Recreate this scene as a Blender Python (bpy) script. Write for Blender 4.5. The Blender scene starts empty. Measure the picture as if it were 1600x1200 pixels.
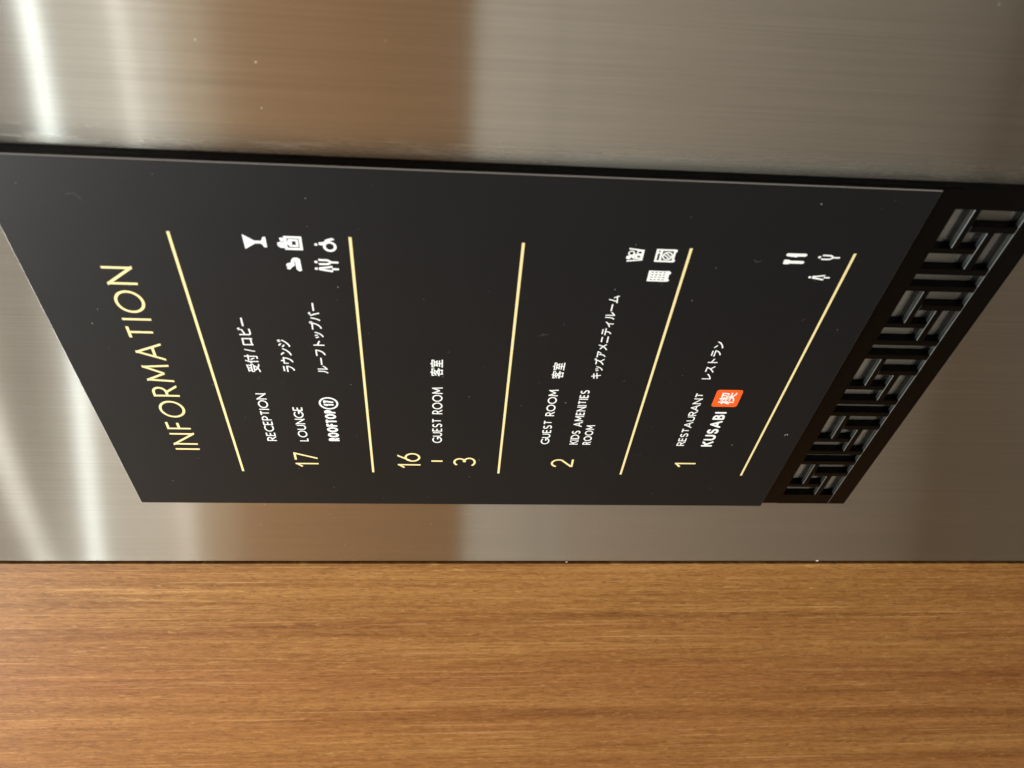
import bpy, bmesh, math, random
from mathutils import Matrix, Vector
random.seed(7)
SC = bpy.context.scene
COL = SC.collection
Z0 = 1.70                     # height of the sign's top edge above the floor (m)

def W(x, y, z):               # wall millimetres (right, up, out of the wall) -> world metres
    return Vector((x*.001, -z*.001, Z0 + y*.001))

# ------------------------------------------------------------------ camera
cam_d = bpy.data.cameras.new('camera')
cam = bpy.data.objects.new('camera', cam_d); COL.objects.link(cam)
def wv(v): return Vector((v[0], -v[2], v[1]))
c_r = wv((0.074513, -0.996431, 0.039650)); c_d = wv((-0.648313, -0.018193, 0.761156)); c_f = wv((-0.757719, -0.082422, -0.647355))
m = Matrix.Identity(4)
for i in range(3):
    m[i][0] = c_r[i]; m[i][1] = -c_d[i]; m[i][2] = -c_f[i]
loc = W(423.284, -178.490, 270.609)
for i in range(3): m[i][3] = loc[i]
cam.matrix_world = m
cam_d.sensor_width = 36.0
cam_d.lens = 1255.81/1600*36
cam_d.clip_start = 0.01; cam_d.clip_end = 50
cam_d.dof.use_dof = True
cam_d.dof.focus_distance = 0.47
cam_d.dof.aperture_fstop = 11.0
SC.camera = cam

# ------------------------------------------------------------------ world, lamps, exposure
wd = bpy.data.worlds.new('World'); SC.world = wd; wd.use_nodes = True
bg = wd.node_tree.nodes['Background']
bg.inputs[0].default_value = (1.0, .93, .85, 1); bg.inputs[1].default_value = 0.10
SC.view_settings.view_transform = 'Standard'; SC.view_settings.look = 'None'
SC.view_settings.exposure = 0.0; SC.view_settings.gamma = 1.0

def lamp(name, x, y, z, size, power, col, aim=(100, -250, 0)):
    d = bpy.data.lights.new(name, 'AREA'); d.shape = 'DISK'; d.size = size
    d.energy = power; d.color = col
    o = bpy.data.objects.new(name, d); COL.objects.link(o)
    p = W(x*1000, y*1000, z*1000); o.location = p
    o.rotation_euler = (W(*aim) - p).to_track_quat('-Z', 'Y').to_euler()
    return o
lamp('ceiling_downlight', .06, .66, 1.50, .034, .80, (.90, 1, .98))
lamp('ceiling_downlight', .56, .42, 1.30, .028, .20, (1, .99, .93))
lamp('ceiling_downlight', .40, .50, .75, .034, .36, (1, .98, .91))
lamp('ceiling_light_panel', -.10, .99, .98, .80, 60, (1, .985, .94), aim=(0, -1700, 1100))

# ------------------------------------------------------------------ node helpers
class NT:
    def __init__(s, name):
        s.m = bpy.data.materials.new(name); s.m.use_nodes = True
        s.t = s.m.node_tree; s.b = s.t.nodes['Principled BSDF']; s.o = s.t.nodes['Material Output']
    def n(s, typ, **kw):
        nd = s.t.nodes.new(typ)
        for k, v in kw.items(): setattr(nd, k, v)
        return nd
    def l(s, a, b): s.t.links.new(a, b)
    local = False
    def coord(s, scale, loc=(0, 0, 0)):
        mp = s.n('ShaderNodeMapping')
        if s.local:
            g = s.n('ShaderNodeTexCoord'); mp.inputs['Scale'].default_value = scale; mp.inputs['Location'].default_value = loc
            s.l(g.outputs['Object'], mp.inputs['Vector']); return mp.outputs[0]
        g = s.n('ShaderNodeNewGeometry')
        mp.inputs['Scale'].default_value = scale; mp.inputs['Location'].default_value = loc
        s.l(g.outputs['Position'], mp.inputs['Vector']); return mp.outputs[0]
    def noise(s, scale, loc=(0, 0, 0), detail=3, rough=.5, dist=0):
        nz = s.n('ShaderNodeTexNoise'); nz.inputs['Scale'].default_value = 1
        nz.inputs['Detail'].default_value = detail; nz.inputs['Roughness'].default_value = rough
        nz.inputs['Distortion'].default_value = dist
        s.l(s.coord(scale, loc), nz.inputs['Vector']); return nz.outputs[0]
    def math(s, op, a, b=None, c=None):
        nd = s.n('ShaderNodeMath', operation=op)
        for i, v in enumerate((a, b, c)):
            if v is None: continue
            if isinstance(v, (int, float)): nd.inputs[i].default_value = v
            else: s.l(v, nd.inputs[i])
        return nd.outputs[0]
    def ramp(s, fac, stops, interp='LINEAR'):
        r = s.n('ShaderNodeValToRGB'); r.color_ramp.interpolation = interp; e = r.color_ramp.elements
        while len(e) < len(stops): e.new(.5)
        for k, (p, c) in enumerate(stops):
            e[k].position = p; e[k].color = (*c, 1) if len(c) == 3 else c
        s.l(fac, r.inputs[0]); return r.outputs[0]
    def maprange(s, v, a, b, c, d):
        nd = s.n('ShaderNodeMapRange')
        for i, x in enumerate((a, b, c, d)): nd.inputs[i+1].default_value = x
        s.l(v, nd.inputs[0]); return nd.outputs[0]
    def mix(s, fac, a, b, typ='MIX'):
        nd = s.n('ShaderNodeMix', data_type='RGBA', blend_type=typ)
        for i, v in ((0, fac), (6, a), (7, b)):
            if isinstance(v, (int, float)): nd.inputs[i].default_value = v
            elif isinstance(v, tuple): nd.inputs[i].default_value = (*v, 1)
            else: s.l(v, nd.inputs[i])
        return nd.outputs[2]
    def bump(s, h, strength, dist):
        b = s.n('ShaderNodeBump'); b.inputs['Strength'].default_value = strength; b.inputs['Distance'].default_value = dist
        s.l(h, b.inputs['Height']); s.l(b.outputs[0], s.b.inputs['Normal'])
    def set(s, **kw):
        for k, v in kw.items():
            k = k.replace('_', ' ')
            i = s.b.inputs[k]
            if isinstance(v, (int, float)): i.default_value = v
            elif isinstance(v, tuple): i.default_value = (*v, 1)
            else: s.l(v, i)

def plain(name, col, rough=.5, spec=.5, metal=0, var=0.0):
    t = NT(name)
    t.set(Base_Color=col, Roughness=rough, Metallic=metal); t.b.inputs['Specular IOR Level'].default_value = spec
    if var:
        nz = t.noise((900, 900, 900), detail=4)
        t.set(Base_Color=t.mix(nz, tuple(c*(1-var) for c in col), tuple(min(1, c*(1+var)) for c in col)))
    return t.m

# brushed stainless steel: hairlines run vertically (world Z), the sheen spreads across them
STEEL_R, STEEL_AN, STEEL_HALO = .26, -.88, .15
def steel_mat():
    t = NT('brushed_steel')
    fine = t.noise((3400, 3, 9), detail=2, rough=.6)
    mid = t.noise((1150, 3, 3.5), (3, 0, 1), detail=3, rough=.6)
    wide = t.noise((60, 3, 1.6), (7, 0, 2), detail=2)
    s = t.math('ADD', t.math('MULTIPLY', fine, .45), t.math('ADD', t.math('MULTIPLY', mid, .45), t.math('MULTIPLY', wide, .10)))
    col = t.ramp(s, [(.34, (.515, .51, .485)), (.5, (.60, .595, .565)), (.66, (.685, .68, .645))])
    smear = t.noise((30, 1, 9), (1, 0, 4), detail=4, rough=.6)
    tg = t.n('ShaderNodeTangent', direction_type='UV_MAP'); tg.uv_map = 'UVMap'
    bp = t.n('ShaderNodeBump'); bp.inputs['Strength'].default_value = .06; bp.inputs['Distance'].default_value = .00008
    t.l(t.noise((2300, 3, 5), (8, 0, 6), detail=2, rough=.6), bp.inputs['Height'])
    def lobe(r, an):
        g = t.n('ShaderNodeBsdfAnisotropic', distribution='GGX')
        t.l(col, g.inputs['Color']); t.l(tg.outputs[0], g.inputs['Tangent']); t.l(bp.outputs[0], g.inputs['Normal'])
        g.inputs['Anisotropy'].default_value = an
        if isinstance(r, float): g.inputs['Roughness'].default_value = r
        else: t.l(r, g.inputs['Roughness'])
        return g.outputs[0]
    mx = t.n('ShaderNodeMixShader')
    # wiped glue film along the right-hand edge of the sign
    gp = t.n('ShaderNodeNewGeometry'); sx = t.n('ShaderNodeSeparateXYZ'); t.l(gp.outputs['Position'], sx.inputs[0])
    near = t.math('MULTIPLY', t.maprange(sx.outputs[0], .243, .2515, 1, 0), t.math('GREATER_THAN', sx.outputs[0], .23))
    film = t.math('MULTIPLY', near, t.maprange(t.noise((160, 1, 22), (4, 0, 3), detail=4, rough=.65), .47, .60, 0, 1))
    t.l(t.math('ADD', t.math('MULTIPLY', film, .55), STEEL_HALO), mx.inputs[0])
    t.l(lobe(t.maprange(smear, .3, .75, STEEL_R*.97, STEEL_R*1.04), STEEL_AN), mx.inputs[1]); t.l(lobe(.36, STEEL_AN*.6), mx.inputs[2])
    t.l(mx.outputs[0], t.o.inputs['Surface'])
    return t.m

def wood_mat():
    t = NT('wood_laminate'); t.local = True     # local x runs across the grain, local z along it
    def grain(sx, sz, loc, detail, dist=.4): return t.noise((sx, 5, sz), loc, detail, .6, dist)
    broad = grain(14, .5, (0, 1, 0), 2, .2)
    bands = grain(75, 1.5, (2, 0, 5), 4, .4)
    pores = grain(520, 62, (1, 4, 2), 3, 1.2)
    fleck = grain(1000, 190, (5, 2, 8), 2, .8)
    lines = grain(420, 7, (9, 3, 1), 2, .3)
    v = t.math('ADD', t.math('MULTIPLY', bands, .38), t.math('MULTIPLY', pores, .30))
    v = t.math('ADD', v, t.math('MULTIPLY', fleck, .14))
    v = t.math('ADD', v, t.math('MULTIPLY', lines, .18))
    base = t.ramp(v, [(.35, (.110, .040, .010)), (.44, (.200, .086, .025)), (.51, (.262, .124, .038)), (.59, (.330, .168, .058)), (.69, (.46, .27, .11))])
    dark = t.maprange(grain(640, 95, (3, 7, 1), 2, 1.4), .56, .66, 0, .55)
    pale = t.maprange(grain(700, 80, (6, 1, 9), 2, 1.1), .60, .72, 0, .38)
    thin = t.maprange(grain(560, 5, (2, 8, 4), 2, .3), .60, .70, 0, .40); base = t.mix(thin, base, (.60, .38, .17))
    base = t.mix(dark, base, (.12, .050, .014)); base = t.mix(pale, base, (.56, .35, .155))
    tint = t.ramp(broad, [(.38, (.86, .76, .76)), (.62, (1.0, 1.0, .95))])
    col = t.mix(1.0, base, tint, 'MULTIPLY')
    t.set(Base_Color=t.mix(1.0, col, (1.0, .98, .88), 'MULTIPLY'), Roughness=.5); t.b.inputs['Specular IOR Level'].default_value = .22
    t.bump(t.math('ADD', pores, fleck), .3, .0002)
    return t.m

def panel_mat():
    t = NT('satin_black_face')
    grime = t.noise((26, 3, 20), detail=5, rough=.65)
    grit = t.noise((2600, 900, 2600), detail=2)
    t.set(Base_Color=(.0050, .0064, .0076), Roughness=t.math('ADD', t.maprange(grime, .3, .75, .43, .50), t.math('MULTIPLY', grit, .02)))
    t.b.inputs['Specular IOR Level'].default_value = .19
    t.bump(grit, .05, .00004)
    return t.m

M_STEEL = steel_mat(); M_WOOD = wood_mat(); M_FACE = panel_mat()
M_EDGE = plain('worn_panel_edge', (.30, .29, .27), .38)
M_BLACK = plain('gloss_black_plate', (.0012, .0011, .001), .25, .12)
M_LIT_CUT = plain('lit_cut_edge', (.013, .017, .017), .34, .45)  # cut edge of up-facing hole walls, their light put into the colour
M_LIP_GLINT = plain('lip_glint', (.045, .052, .052), .22, .8)  # up-facing chamfers only: part of their glint is put into the paler colour
M_GAP = plain('dark_seam', (.003, .0025, .002), .9, .1)
M_WHITE = plain('white_print', (.76, .82, .83), .55, .4, var=.04)
M_GOLD = plain('pale_gold_print', (.74, .65, .33), .5, .4, var=.03)
M_ORANGE = plain('orange_print', (.85, .105, .012), .5, .4)
M_DUST = plain('dust', (.42, .41, .38), .9, .2)
M_CREAM = plain('grey_lining', (.80, .82, .77), .5, .4)
M_OAK = plain('pale_oak', (.29, .185, .105), .5, .4, var=.1)
M_BLEND = plain('blend_strip', (.46, .38, .27), .5, .3)  # mid tone added to soften band edges in the reflection, dims side rail too
M_SIDE = plain('side_boarding', (.40, .205, .075), .5, .3, var=.1)
M_CEIL = plain('pale_ceiling', (.78, .77, .74), .7, .3)
M_RAIL = plain('pale_rail', (.80, .78, .72), .45, .4)
M_FLOOR = plain('dark_floor', (.16, .145, .12), .6, .3)

# ------------------------------------------------------------------ object helpers
def mesh_obj(name, verts, faces, mats, parent=None, mat_idx=None, uv=None):
    """verts in wall millimetres; origin at the middle of the piece"""
    xs, ys, zs = zip(*verts)
    ctr = ((min(xs)+max(xs))/2, (min(ys)+max(ys))/2, min(zs))
    c = W(*ctr)
    me = bpy.data.meshes.new(name)
    me.from_pydata([tuple(W(*v) - c) for v in verts], [], faces)
    for mt in (mats if isinstance(mats, (list, tuple)) else [mats]): me.materials.append(mt)
    if mat_idx:
        for p, i in zip(me.polygons, mat_idx): p.material_index = i
    bm = bmesh.new(); bm.from_mesh(me); bmesh.ops.recalc_face_normals(bm, faces=bm.faces[:])
    if uv:
        pass
    bm.to_mesh(me); bm.free()
    o = bpy.data.objects.new(name, me); COL.objects.link(o)
    place(o, c, parent)
    return o

def world_loc(o):
    p = Vector(o.location)
    while o.parent: o = o.parent; p = p + Vector(o.location)
    return p
def place(o, c, parent):
    if parent: o.parent = parent; o.location = c - world_loc(parent)
    else: o.location = c

def tag(o, label=None, cat=None, group=None, kind=None):
    if label: o['label'] = label
    if cat: o['category'] = cat
    if group: o['group'] = group
    if kind: o['kind'] = kind
    return o

def empty(name, x, y, z):
    o = bpy.data.objects.new(name, None); COL.objects.link(o); o.location = W(x, y, z); o.empty_display_size = .05
    return o

def chamfer_box(x0, x1, y0, y1, z0, z1, c=0.0, sides='lrbt', split=None):
    """box whose front edges on the given sides are chamfered by c; returns verts, faces, face kinds (0 front, 1 side, 2 chamfer, 3 rear of the side)"""
    l, r, b, t = (c if s in sides else 0 for s in 'lrbt')
    def ring(z, i=(0, 0, 0, 0)): return [(x0+i[0], y0+i[2], z), (x1-i[1], y0+i[2], z), (x1-i[1], y1-i[3], z), (x0+i[0], y1-i[3], z)]
    v = ring(z0); f = [(3, 2, 1, 0)]; k = [3]
    def band(rg, kind):
        n = len(v); v.extend(rg)
        for i in range(4):
            j = (i+1) % 4
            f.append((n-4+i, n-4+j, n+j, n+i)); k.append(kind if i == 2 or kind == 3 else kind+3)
    if split: band(ring(split), 3)
    band(ring(z1-c), 1); band(ring(z1, (l, r, b, t)), 2)
    n = len(v); f.append((n-4, n-3, n-2, n-1)); k.append(0)
    return v, f, k

# ------------------------------------------------------------------ large structure
XW = -88.0
def steel_panel():
    # a front sheet whose left edge rolls back into the seam beside the wood
    root = empty('steel_panel', 300, -1700, 0)
    tag(root, 'brushed stainless steel wall panel that carries the black directory sign', 'wall panel')
    r = 3.6; x0 = XW + 1.0
    prof = [(x0, -30)]
    for k in range(9):
        a = math.pi - k/8*math.pi/2
        prof.append((x0 + r + r*math.cos(a), -r + r*math.sin(a)))
    prof += [(240, 0), (1500, 0)]
    ys = [-1690, -700, -200, 300, 720]
    verts = [(x, y, z) for (x, z) in prof for y in ys]
    n = len(ys); faces = []
    for i in range(len(prof)-1):
        for j in range(n-1):
            faces.append((i*n+j, (i+1)*n+j, (i+1)*n+j+1, i*n+j+1))
    c = W(300, -1700, 0)
    me = bpy.data.meshes.new('steel_sheet'); me.from_pydata([tuple(W(*v)-c) for v in verts], [], faces)
    me.materials.append(M_STEEL)
    uvl = me.uv_layers.new(name='UVMap')
    for li, lp in enumerate(me.loops):
        v = verts[lp.vertex_index]; uvl.data[li].uv = (v[0]*.001 + (v[2]*.001 if v[0] < 0 else 0), v[1]*.001)
    for p in me.polygons: p.use_smooth = True
    o = bpy.data.objects.new('steel_sheet', me); COL.objects.link(o); o.parent = root
    return root
steel = steel_panel()

WANG = math.radians(28)            # the wood panel turns towards the viewer at the seam
wood = empty('wood_panel', XW, -1690, .4)
wood.rotation_euler = (0, 0, math.pi + WANG)
tag(wood, 'warm brown wood grain wall panel meeting the steel panel at a dark seam', 'wall panel')
def raw_box(name, lo, hi, mat, parent):
    (x0, y0, z0), (x1, y1, z1) = lo, hi
    me = bpy.data.meshes.new(name)
    me.from_pydata([(x0, y0, z0), (x1, y0, z0), (x1, y1, z0), (x0, y1, z0), (x0, y0, z1), (x1, y0, z1), (x1, y1, z1), (x0, y1, z1)], [],
                   [(0, 3, 2, 1), (4, 5, 6, 7), (0, 1, 5, 4), (1, 2, 6, 5), (2, 3, 7, 6), (3, 0, 4, 7)])
    me.materials.append(mat)
    o = bpy.data.objects.new(name, me); COL.objects.link(o); o.parent = parent; return o
raw_box('wood_board', (0, -.02, 0), (1.15, 0, 2.41), M_WOOD, wood)
seam = mesh_obj('seam_strip', *chamfer_box(XW-12, XW+.9, -1690, 720, -40, -14, 0.0)[:2], M_GAP, steel)

# the far side of the lift car, seen only as a reflection in the steel
def far_wall(name, x, y, z, length, ang, low, up):
    w = empty(name, x, y, z); w.rotation_euler = (0, 0, ang); tag(w, kind='structure')
    hb, hc = 1.445, 1.225
    for nm, z0, z1, mt, d in (('blend_strip', hb+.002, hb+.018, M_BLEND, .002), ('upper_boarding', hb+.020, 2.12, up, 0), ('upper_blend_strip', 2.122, 2.24, M_BLEND, .002), ('pale_frieze', 2.242, 2.66, M_RAIL, .002), ('pale_rail', hc, hb-.002, M_RAIL if up is M_OAK else M_BLEND, .004), ('lower_lining', 0, hc-.002, low, 0)):  # the two mid-tone strips are added to grade the reflected band edges
        raw_box(nm, (0, -.03, z0), (length, d, z1), mt, w)['kind'] = 'structure'
far_wall('rear_wall', 1800, -1690, 1900, 3.0, 0, M_CREAM, M_OAK)
bpy.data.objects['rear_wall'].location = W(-1200, -1690, 1930)
far_wall('side_wall', -1100, -1690, 560, 1.4, -math.pi/2, M_SIDE, M_SIDE)
floor = raw_box('floor', (-1.4, -2.0, Z0-1.73), (2.0, .1, Z0-1.70), M_FLOOR, None); floor['kind'] = 'structure'
ceiling = raw_box('ceiling', (-1.4, -2.0, Z0+1.01), (2.0, .1, Z0+1.05), M_CEIL, None); ceiling['kind'] = 'structure'

# ------------------------------------------------------------------ directory sign
ZB, ZF = 4.70, 6.78
sign = empty('directory_sign', 120, -433.5, 0)
tag(sign, 'black lift directory sign headed INFORMATION with a lattice along its foot', 'sign')
def cbox(name, x0, x1, y0, y1, z0, z1, c, sides, mats, parent):
    v, f, k = chamfer_box(x0, x1, y0, y1, z0, z1, c, sides, 2.2 if z0 < 1 else None)
    return mesh_obj(name, v, f, mats, parent, mat_idx=k)
LB = [M_BLACK, M_LIT_CUT, M_LIP_GLINT, M_BLACK, M_BLACK, M_BLACK]  # lit tones on top sides only, all other walls stay black
PB = [M_BLACK]*6
TOPH = -389.8; BOTH = -422.45
back = cbox('back_plate', 0.3, 240, TOPH, 0, .12, ZB, .35, 'lrt', PB, sign)
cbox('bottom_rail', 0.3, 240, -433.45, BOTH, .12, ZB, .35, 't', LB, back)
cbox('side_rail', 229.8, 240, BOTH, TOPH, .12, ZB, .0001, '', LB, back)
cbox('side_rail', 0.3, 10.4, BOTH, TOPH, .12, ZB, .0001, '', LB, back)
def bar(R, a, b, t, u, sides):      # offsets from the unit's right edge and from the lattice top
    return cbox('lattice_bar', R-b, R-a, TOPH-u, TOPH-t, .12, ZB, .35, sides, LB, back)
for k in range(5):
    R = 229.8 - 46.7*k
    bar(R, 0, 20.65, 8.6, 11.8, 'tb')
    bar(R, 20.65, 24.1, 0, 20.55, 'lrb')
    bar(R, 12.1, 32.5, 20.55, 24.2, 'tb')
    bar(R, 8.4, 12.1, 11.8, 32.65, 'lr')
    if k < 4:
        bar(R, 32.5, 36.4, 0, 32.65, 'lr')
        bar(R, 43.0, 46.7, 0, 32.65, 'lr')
face = cbox('face_panel', 0, 240, -378.4, 0, ZB+.02, ZF, .30, 'lrbt', [M_FACE, M_BLACK, M_EDGE, M_BLACK, M_BLACK, M_EDGE], sign)
tag(face, 'satin black printed panel with a pale worn edge')

# ------------------------------------------------------------------ flat print: strokes, polygons, type
ZP = ZF + .012
class Print:
    """collects flat shapes that lie on the face panel, each a few thousandths of a millimetre above the last"""
    def __init__(s, z=None): s.v = []; s.f = []; s.z = ZP if z is None else z
    def poly(s, pts):
        b = len(s.v); s.v += [(x, y, s.z) for x, y in pts]; s.f.append(tuple(range(b, b+len(pts)))); s.z += .004
    def rect(s, x0, y0, x1, y1): s.poly([(x0, y0), (x1, y0), (x1, y1), (x0, y1)])
    def frame(s, x0, y0, x1, y1, w):
        s.ribbon([(x0+w/2, y0+w/2), (x1-w/2, y0+w/2), (x1-w/2, y1-w/2), (x0+w/2, y1-w/2)], w, closed=True)
    def disc(s, cx, cy, rx, ry=None, n=20):
        ry = ry or rx
        s.poly([(cx+rx*math.cos(2*math.pi*i/n), cy+ry*math.sin(2*math.pi*i/n)) for i in range(n)])
    def ring(s, cx, cy, r, w, n=36, ry=None):
        ry = ry or r
        s.ribbon([(cx+r*math.cos(2*math.pi*i/n), cy+ry*math.sin(2*math.pi*i/n)) for i in range(n)], w, closed=True)
    def ribbon(s, pts, w, closed=False, round_=False, clip=None):
        pts = [Vector(p) for p in pts]; n = len(pts)
        L = []; Rr = []
        for i in range(n):
            a = pts[i-1] if (i > 0 or closed) else None
            b = pts[(i+1) % n] if (i < n-1 or closed) else None
            d1 = (pts[i]-a).normalized() if a is not None else None
            d2 = (b-pts[i]).normalized() if b is not None else None
            if d1 is None: d1 = d2
            if d2 is None: d2 = d1
            n1 = Vector((-d1.y, d1.x)); n2 = Vector((-d2.y, d2.x))
            mt = n1+n2
            mt = mt.normalized() if mt.length > 1e-6 else n1
            k = min(1/max(mt.dot(n1), .3), 2.2)
            L.append(pts[i]+mt*k*w/2); Rr.append(pts[i]-mt*k*w/2)
        base = len(s.v)
        for p, r in zip(L, Rr): s.v += [(p.x, p.y, s.z), (r.x, r.y, s.z)]
        for i in range(n if closed else n-1):
            j = (i+1) % n
            q = (base+2*i, base+2*i+1, base+2*j+1, base+2*j)
            if clip:
                P = [(s.v[t][0], s.v[t][1]) for t in q]
                for lo, ax, sg in ((clip[0], 1, 1), (clip[1], 1, -1)):
                    out = []
                    for u in range(len(P)):
                        A, B = P[u], P[(u+1) % len(P)]
                        ia = sg*(A[ax]-lo) >= -1e-9; ib = sg*(B[ax]-lo) >= -1e-9
                        if ia: out.append(A)
                        if ia != ib:
                            tt = (lo-A[ax])/(B[ax]-A[ax]); out.append((A[0]+tt*(B[0]-A[0]), A[1]+tt*(B[1]-A[1])))
                    P = out
                if len(P) > 2:
                    b2 = len(s.v); s.v += [(x, y, s.z) for x, y in P]; s.f.append(tuple(range(b2, b2+len(P))))
            else: s.f.append(q)
        if round_ and not closed:
            for e, d in ((0, pts[0]-pts[1]), (n-1, pts[-1]-pts[-2])):
                d = d.normalized(); t0 = math.atan2(d.y, d.x)
                fan = [(pts[e].x+w/2*math.cos(t0-math.pi/2+math.pi*i/8), pts[e].y+w/2*math.sin(t0-math.pi/2+math.pi*i/8), s.z) for i in range(9)]
                b2 = len(s.v); s.v += fan; s.f.append(tuple(range(b2, b2+9)))
        s.z += .004
    def build(s, name, mat, parent, label=None):
        used = sorted({i for f in s.f for i in f}); mp = {i: k for k, i in enumerate(used)}
        o = mesh_obj(name, [s.v[i] for i in used], [tuple(mp[i] for i in f) for f in s.f], mat, parent)
        # every print face must look outwards
        me = o.data; bm = bmesh.new(); bm.from_mesh(me)
        for fc in bm.faces:
            fc.normal_update()
            if fc.normal.y > 0: fc.normal_flip()
        bm.to_mesh(me); bm.free()
        if label: o['label'] = label
        return o

def arc(cx, cy, rx, ry, a0, a1, n=18):
    return [(cx+rx*math.cos(math.radians(a0+(a1-a0)*i/n)), cy+ry*math.sin(math.radians(a0+(a1-a0)*i/n))) for i in range(n+1)]
def bowl(x, y0, y1, w):             # stem-side to bowl and back
    r = (y1-y0)/2
    return [(x, y1)] + arc(x+w-min(r, w), (y0+y1)/2, min(r, w), r, 90, -90, 14) + [(x, y0)]
S_CURVE = arc(.25, .75, .23, .25, 35, 235, 12) + arc(.25, .25, .25, .25, 60, -150, 14)
G = {   # letter strokes on a cap height of 1: (advance width, [polylines])
 'A': (.78, [[(0, 0), (.39, 1)], [(.39, 1), (.78, 0)], [(.14, .33), (.64, .33)]]),
 'B': (.50, [[(0, 0), (0, 1)], bowl(0, .52, 1, .44), bowl(0, 0, .52, .50)]),
 'C': (.74, [arc(.5, .5, .5, .5, 48, 312, 26)]),
 'D': (.72, [[(0, 0), (0, 1)], bowl(0, 0, 1, .72)]),
 'E': (.44, [[(.44, 0), (0, 0), (0, 1), (.44, 1)], [(0, .52), (.40, .52)]]),
 'F': (.42, [[(0, 0), (0, 1), (.42, 1)], [(0, .52), (.38, .52)]]),
 'G': (.86, [arc(.5, .5, .5, .5, 45, 335, 28) + [(.93, .44), (.58, .44)]]),
 'I': (0, [[(0, 0), (0, 1)]]),
 'K': (.56, [[(0, 0), (0, 1)], [(.54, 1), (.02, .46)], [(.2, .62), (.58, 0)]]),
 'L': (.40, [[(0, 1), (0, 0), (.40, 0)]]),
 'M': (.88, [[(0, 0), (.07, 1)], [(.07, 1), (.44, .24)], [(.44, .24), (.81, 1)], [(.81, 1), (.88, 0)]]),
 'N': (.70, [[(0, 0), (0, 1)], [(0, 1), (.70, 0)], [(.70, 0), (.70, 1)]]),
 'O': (.96, [('ring', .48, .5, .48, .5)]),
 'P': (.48, [[(0, 0), (0, 1)], bowl(0, .44, 1, .48)]),
 'R': (.52, [[(0, 0), (0, 1)], bowl(0, .46, 1, .48), [(.22, .46), (.54, 0)]]),
 'S': (.50, [S_CURVE]),
 'T': (.56, [[(0, 1), (.56, 1)], [(.28, 1), (.28, 0)]]),
 'U': (.62, [[(0, 1)] + arc(.31, .31, .31, .31, 180, 360, 14) + [(.62, 1)]]),
 '1': (.30, [[(0, .74), (.26, .985)], [(.26, 0), (.26, 1)]]),
 '2': (.62, [arc(.31, .69, .29, .31, 165, -30, 14) + [(.02, 0.02)], [(0, 0), (.64, 0)]]),
 '3': (.58, [arc(.28, .74, .25, .26, 150, -90, 14), arc(.28, .27, .29, .27, 88, -152, 16)]),
 '6': (.66, [('ring', .33, .33, .33, .33), [(.06, .45), (.46, 1)]]),
 '7': (.60, [[(0, 1), (.60, 1)], [(.585, 1), (.16, 0)]]),
 ' ': (.34, []),
}
def typeset(pr, text, x0, x1, base, cap, w, gap=.16, round_=False, narrow=1.0):
    """stroke letters between x0 and x1 (outer edges) with the pen width w"""
    adv = [G[c][0] for c in text]
    inner = cap - w
    n = len(text)-1
    nat = sum(adv)*inner*narrow
    sp = w + gap*cap if n else 0
    if n or len(text) == 1 and adv[0]: narrow = ((x1-x0-w) - sp*n)/(sum(adv)*inner)
    x = x0 + w/2
    for ch, a in zip(text, adv):
        for st in G[ch][1]:
            if st[0] == 'ring':
                _, cx, cy, rx, ry = st
                pr.ring(x+cx*inner*narrow, base+w/2+cy*inner, rx*inner*narrow, w, ry=ry*inner)
                continue
            pts = [(x+px*inner*narrow, base+w/2+py*inner) for px, py in st]
            diag = len(pts) == 2 and abs(pts[0][0]-pts[1][0]) > 1e-6 and abs(pts[0][1]-pts[1][1]) > 1e-6
            if diag and not round_:
                a_, b_ = Vector(pts[0]), Vector(pts[1]); d = (b_-a_).normalized()
                lo = st[0][1] in (0, 1); hi = st[1][1] in (0, 1)
                if lo: a_ = a_-d*w
                if hi: b_ = b_+d*w
                pr.ribbon([a_, b_], w, clip=(base, base+cap))
            elif len(pts) == 2 and pts[0][0] == pts[1][0] and not round_:
                pr.ribbon([(pts[0][0], pts[0][1]-w/2), (pts[1][0], pts[1][1]+w/2)], w)
            else:
                pr.ribbon(pts, w, round_=round_)
        x += a*inner*narrow + sp

def japanese(text, x0, x1, base, top, parent, bold=.16, label=None, mat=None, name='japanese_lettering'):
    cu = bpy.data.curves.new('type', 'FONT'); cu.body = text; cu.size = 1.0; cu.resolution_u = 4
    tmp = bpy.data.objects.new('type', cu); COL.objects.link(tmp)
    dg = bpy.context.evaluated_depsgraph_get(); dg.update()
    me = bpy.data.meshes.new_from_object(tmp.evaluated_get(dg))
    vs = [v.co.copy() for v in me.vertices]; fs = [tuple(p.vertices) for p in me.polygons]
    bpy.data.objects.remove(tmp); bpy.data.curves.remove(cu); bpy.data.meshes.remove(me)
    ax = min(v.x for v in vs); bx = max(v.x for v in vs); ay = min(v.y for v in vs); by = max(v.y for v in vs)
    sx = (x1-x0-bold)/(bx-ax); sy = (top-base-bold)/(by-ay)
    pr = Print()
    h = bold/2
    for dx, dy in ((0, 0), (-h, 0), (h, 0), (0, -h), (0, h), (-.7*h, .7*h), (.7*h, -.7*h), (.7*h, .7*h), (-.7*h, -.7*h)):
        b = len(pr.v)
        pr.v += [(x0+h+(v.x-ax)*sx+dx, base+h+(v.y-ay)*sy+dy, pr.z) for v in vs]
        pr.f += [tuple(b+i for i in f) for f in fs]; pr.z += .004
    return pr.build(name, mat or M_WHITE, parent, label)

# gold rules
for y in (-65.0, -138.03, -210.1, -282.32, -355.28):
    p = Print(); p.rect(34.1, y-.62, 206.0, y+.62); p.build('rule_line', M_GOLD, face)
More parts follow.
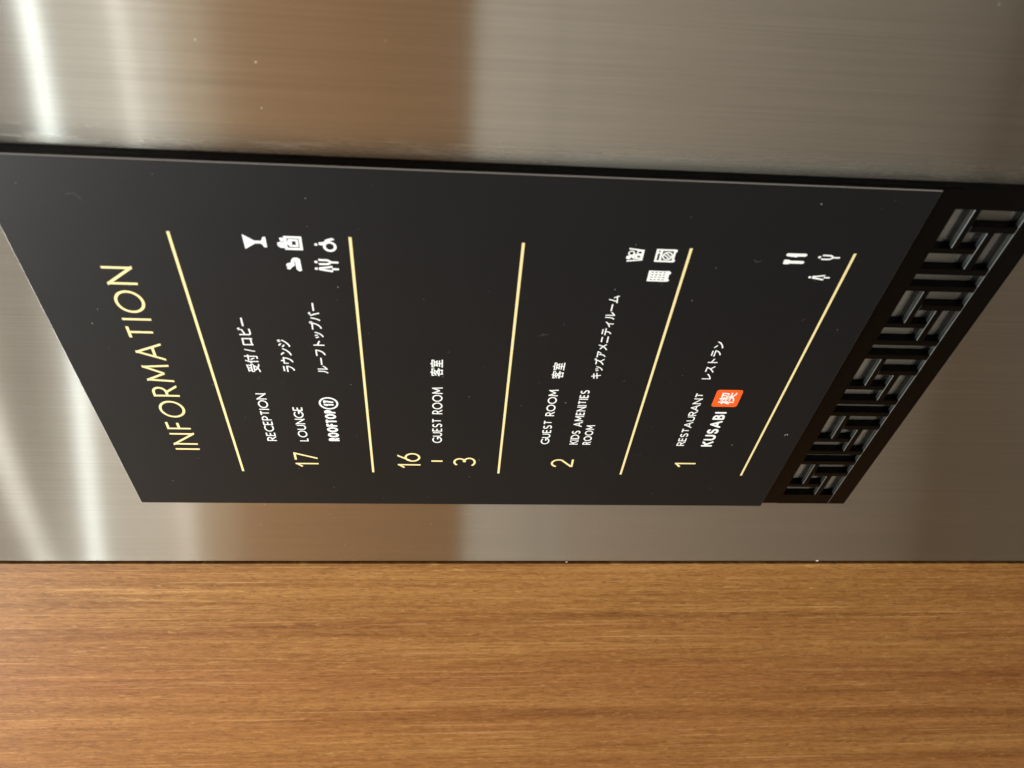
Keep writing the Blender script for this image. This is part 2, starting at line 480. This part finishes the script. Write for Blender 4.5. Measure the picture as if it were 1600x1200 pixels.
# heading and floor numbers
def line(text, x0, x1, base, cap, w, mat, name, **kw):
    p = Print(); typeset(p, text, x0, x1, base, cap, w, **kw); return p.build(name, mat, face)
line('INFORMATION', 54.3, 186.2, -45.4, 12.7, 1.3, M_GOLD, 'heading_lettering', gap=.27)
line('17', 38.8, 53.0, -107.9, 12.7, 1.22, M_GOLD, 'floor_number')
line('16', 38.6, 53.4, -165.1, 12.8, 1.22, M_GOLD, 'floor_number')
p = Print(); p.rect(45.25, -177.6, 46.6, -171.3); p.build('floor_number', M_GOLD, face)
line('3', 40.9, 49.7, -196.5, 12.8, 1.22, M_GOLD, 'floor_number')
line('2', 40.8, 49.2, -252.7, 13.0, 1.22, M_GOLD, 'floor_number')
line('1', 42.0, 47.2, -324.6, 12.3, 1.3, M_GOLD, 'floor_number')
# captions
for text, x1, base, cap in (('RECEPTION', 103.7, -88.0, 5.0), ('LOUNGE', 93.2, -104.9, 5.0), ('GUEST ROOM', 110.8, -177.1, 5.3),
                            ('GUEST ROOM', 110.6, -236.5, 4.8), ('KIDS AMENITIES', 110.7, -252.7, 4.7), ('ROOM', 81.3, -259.9, 4.6),
                            ('RESTAURANT', 110.1, -313.5, 4.5)):
    line(text, 63.4, x1, base, cap, .70, M_WHITE, 'caption_lettering', gap=.15)
line('ROOFTOP', 63.9, 91.0, -121.6, 5.8, 1.28, M_WHITE, 'rooftop_wordmark', round_=True, gap=.09)
p = Print(); p.ring(96.5, -118.7, 4.45, .95); typeset(p, '17', 94.3, 98.9, -121.3, 5.2, 1.15, round_=True, gap=.1)
p.build('rooftop_emblem', M_WHITE, face)
line('KUSABI', 63.0, 94.5, -329.7, 6.5, 1.35, M_WHITE, 'restaurant_wordmark', round_=True, gap=.16)
# japanese captions
japanese('受付 / ロビー', 120.0, 157.3, -88.6, -82.2, face)
japanese('ラウンジ', 120.6, 143.6, -105.1, -99.2, face)
japanese('ルーフトップバー', 120.0, 167.8, -121.3, -115.6, face)
japanese('客室', 119.5, 131.7, -177.2, -170.8, face)
japanese('客室', 119.3, 131.4, -237.5, -231.4, face)
japanese('キッズアメニティルーム', 119.9, 177.4, -256.7, -251.3, face)
japanese('レストラン', 121.0, 149.0, -313.6, -308.6, face)
# orange badge with the restaurant's character
p = Print(); x0, x1, y0, y1, r = 98.9, 112.9, -333.5, -319.5, 1.6
p.poly([q for (cx, cy, a) in ((x1-r, y1-r, 0), (x0+r, y1-r, 90), (x0+r, y0+r, 180), (x1-r, y0+r, 270)) for q in arc(cx, cy, r, r, a, a+90, 5)])
p.build('restaurant_badge', M_ORANGE, face)
ZP += .02
japanese('楔', 101.0, 110.8, -330.9, -322.4, face, bold=.22, name='badge_character')
ZP -= .02

# pictograms
def pict(fn, label):
    p = Print(); fn(p); return p.build('pictogram', M_WHITE, face, label)
def cocktail(p):
    p.poly([(198.0, -94.5), (205.7, -94.3), (202.55, -98.7), (202.55, -101.5), (204.6, -102.4), (204.6, -103.5), (199.2, -103.5), (199.2, -102.4), (201.1, -101.5), (201.1, -98.9)])
def luggage(p):
    p.frame(198.2, -118.1, 205.45, -110.8, 1.15)
    p.frame(199.85, -116.55, 203.9, -112.95, 1.0)
    p.poly([(199.85, -113.1), (203.9, -113.1), (203.9, -112.6), (201.8, -111.9), (199.85, -112.9)])
    p.poly([(199.2, -110.85), (199.2, -109.1), (200.2, -108.0), (201.9, -108.0), (202.3, -109.3), (202.1, -110.85)])
    p.poly([(202.55, -110.85), (202.6, -109.5), (204.4, -109.0), (204.6, -110.4), (203.9, -110.85)])
def hand(p):
    p.poly([(187.4, -110.7), (188.1, -110.0), (188.7, -110.5), (189.8, -109.9), (190.7, -110.6), (191.2, -112.1), (192.8, -112.5), (193.9, -113.4), (194.0, -115.0),
            (193.2, -116.1), (186.8, -116.3), (186.4, -115.2), (187.5, -114.1), (192.3, -114.0), (192.2, -113.7), (189.6, -113.6), (188.5, -112.2), (187.5, -111.5)])
def wheelchair(p):
    p.ring(200.6, -129.3, 2.25, 1.05, n=28)
    p.poly([(201.4, -124.9), (202.7, -124.9), (202.9, -127.0), (204.3, -127.9), (205.2, -130.6), (204.3, -131.6), (203.4, -129.0), (202.5, -127.9), (200.9, -127.7)])
    p.disc(201.5, -123.7, .65)
def woman(p, x, y, s=1.0, w=1.0):
    p.disc(x, y, .55*s+.1, .7*s)
    p.poly([(x-.8*s, y-1.15*s), (x+.85*s, y-1.15*s), (x+.95*s, y-2.4*s), (x-.9*s, y-2.4*s)])
    p.ribbon([(x+.42*s, y-2.2*s), (x+1.3*s, y-6.9*s)], w); p.ribbon([(x-.42*s, y-2.2*s), (x-1.3*s, y-6.9*s)], w)
    p.rect(x-w/2, y-9.5*s, x+w/2, y-6.6*s)
def man(p, x, y, s=1.0, w=1.0):
    p.disc(x, y, .55*s+.1, .7*s)
    p.ribbon([(x+1.15*s, y-1.1*s), (x+1.05*s, y-5.0*s), (x, y-6.4*s)], w); p.ribbon([(x-1.15*s, y-1.1*s), (x-1.05*s, y-5.0*s), (x, y-6.4*s)], w)
    p.rect(x-w/2, y-9.4*s, x+w/2, y-6.2*s)
def toys(p):
    p.ribbon([(197.9, -255.6), (198.75, -262.0), (203.95, -262.0), (204.75, -255.6)], .75)
    p.frame(199.2, -261.9, 201.9, -258.9, .85); p.frame(201.7, -261.9, 203.9, -259.3, .6)
    p.disc(199.9, -256.1, 1.05); p.ring(202.3, -257.0, 1.15, .6, n=20); p.ribbon([(199.3, -258.9), (200.6, -257.0), (202.2, -258.7)], .7)
    p.disc(200.9, -258.2, .8)
def washer(p):
    p.frame(197.9, -276.2, 205.05, -267.6, .95)
    p.rect(198.7, -270.5, 204.2, -269.5); p.rect(202.6, -269.55, 203.4, -268.5)
    p.ring(201.35, -272.95, 2.0, .62, n=28)
    p.ribbon([(199.9, -273.9), (202.0, -271.3)], .55); p.ribbon([(200.6, -274.7), (202.9, -272.1)], .55)
    p.rect(198.2, -276.7, 199.4, -276.1); p.rect(203.6, -276.7, 204.8, -276.1)
def pad(p):
    x0, x1, y0, y1, r = 186.6, 192.8, -276.1, -266.7, .6
    # white card pierced by a grid of openings
    xs = [187.35 + 1.4*i for i in range(4)]; ys = [-268.2 - 1.75*j for j in range(4)]
    p.rect(x0, ys[0]+.35, x1, y1); p.rect(x0, y0, x1, ys[3]-.75)
    for j, y in enumerate(ys):
        if j < 3: p.rect(x0, ys[j+1]+.35, x1, y-.75)
        xe = x0
        for x in xs: p.poly([(xe, y-.75), (x, y-.75), (x+.25, y+.35), (xe, y+.35)]); xe = x + .55
        p.poly([(xe, y-.75), (x1, y-.75), (x1, y+.35), (xe, y+.35)])
    p.rect(187.0, -276.6, 188.0, -276.05); p.rect(191.2, -276.6, 192.3, -276.05)
def knife(p):
    p.poly([(203.4, -325.7), (203.8, -324.95), (204.6, -324.95), (205.05, -325.5), (205.05, -333.5), (204.6, -334.2), (203.9, -334.2), (203.45, -333.6), (203.4, -330.3), (202.9, -330.0)])
def fork(p):
    p.poly([(198.9, -325.2), (199.5, -325.0), (201.4, -325.0), (201.45, -327.1), (200.95, -327.9), (200.95, -333.6), (200.5, -334.3), (199.8, -334.3), (199.35, -333.7), (199.35, -327.9), (198.9, -327.6)])
pict(cocktail, 'cocktail glass pictogram'); pict(luggage, 'square box pictogram with two small cubes on top')
pict(hand, 'smoking hand pictogram'); pict(wheelchair, 'wheelchair pictogram')
pict(lambda p: woman(p, 188.2, -122.5), 'restroom woman pictogram beside the wheelchair pictogram')
pict(lambda p: man(p, 192.0, -122.7), 'restroom man pictogram beside the wheelchair pictogram')
pict(toys, 'toy box pictogram'); pict(washer, 'washing machine pictogram'); pict(pad, 'white cabinet pictogram with a grid of openings')
pict(knife, 'knife pictogram'); pict(fork, 'fork pictogram')
pict(lambda p: woman(p, 191.75, -340.0, .97, .8), 'restroom woman pictogram above the lowest rule')
pict(lambda p: man(p, 203.4, -340.2, .97, .8), 'restroom man pictogram above the lowest rule')

# ------------------------------------------------------------------ dust, lint
def specks(name, spots, z, parent):
    pr = Print(z)
    for x, y, r, e, a in spots:
        n = random.choice((4, 5, 6)); pts = []
        for i in range(n):
            t = 2*math.pi*i/n; q = r*random.uniform(.6, 1.1)
            u, v = q*e*math.cos(t), q/e*math.sin(t)
            pts.append((x+u*math.cos(a)-v*math.sin(a), y+u*math.sin(a)+v*math.cos(a)))
        pr.poly(pts)
    return tag(pr.build(name, M_DUST, parent), kind='stuff')
spots = [(random.uniform(4, 236), random.uniform(-374, -4), random.choice((.12, .16, .20, .30)), random.uniform(1, 1.7), random.uniform(0, 6.3)) for _ in range(95)]
specks('dust', spots, ZF+.05, face)
p = Print(ZF+.05); p.ribbon(arc(74.6, -369.4, 1.0, .8, -120, 130, 12), .22);
tag(p.build('lint', M_DUST, face), kind='stuff')
scr = Print(ZF+.05)
for pts in ([(222.7, -31), (223.3, -33.9), (221.6, -35.2), (219.9, -35.8)], [(201, -311.4), (199.6, -313), (200.2, -315)], [(164.2, -346), (166, -347.2)], [(150, -222), (151.2, -226.5)], [(96, -34), (93, -37.5)]):
    scr.ribbon(pts, .16)
tag(scr.build('scratch', plain('scuff', (.085, .085, .083), .7, .3), face), kind='stuff')
fleck = Print(.06)
for x, y, r in ((-84.2, -449, .75), (-86.0, -266, .5), (277, -110.5, .20), (284, -91.4, .16)):
    fleck.disc(x, y, r, r*1.5, n=7)
tag(fleck.build('fleck', plain('white_fleck', (.75, .73, .70), .8, .2), steel), kind='stuff')
spots = [(random.choice((random.uniform(246, 330), random.uniform(-80, -4))), random.uniform(-520, 60), random.choice((.12, .16, .22, .35)), random.uniform(1, 1.6), random.uniform(0, 6.3)) for _ in range(60)]
specks('dust', spots, .03, steel)
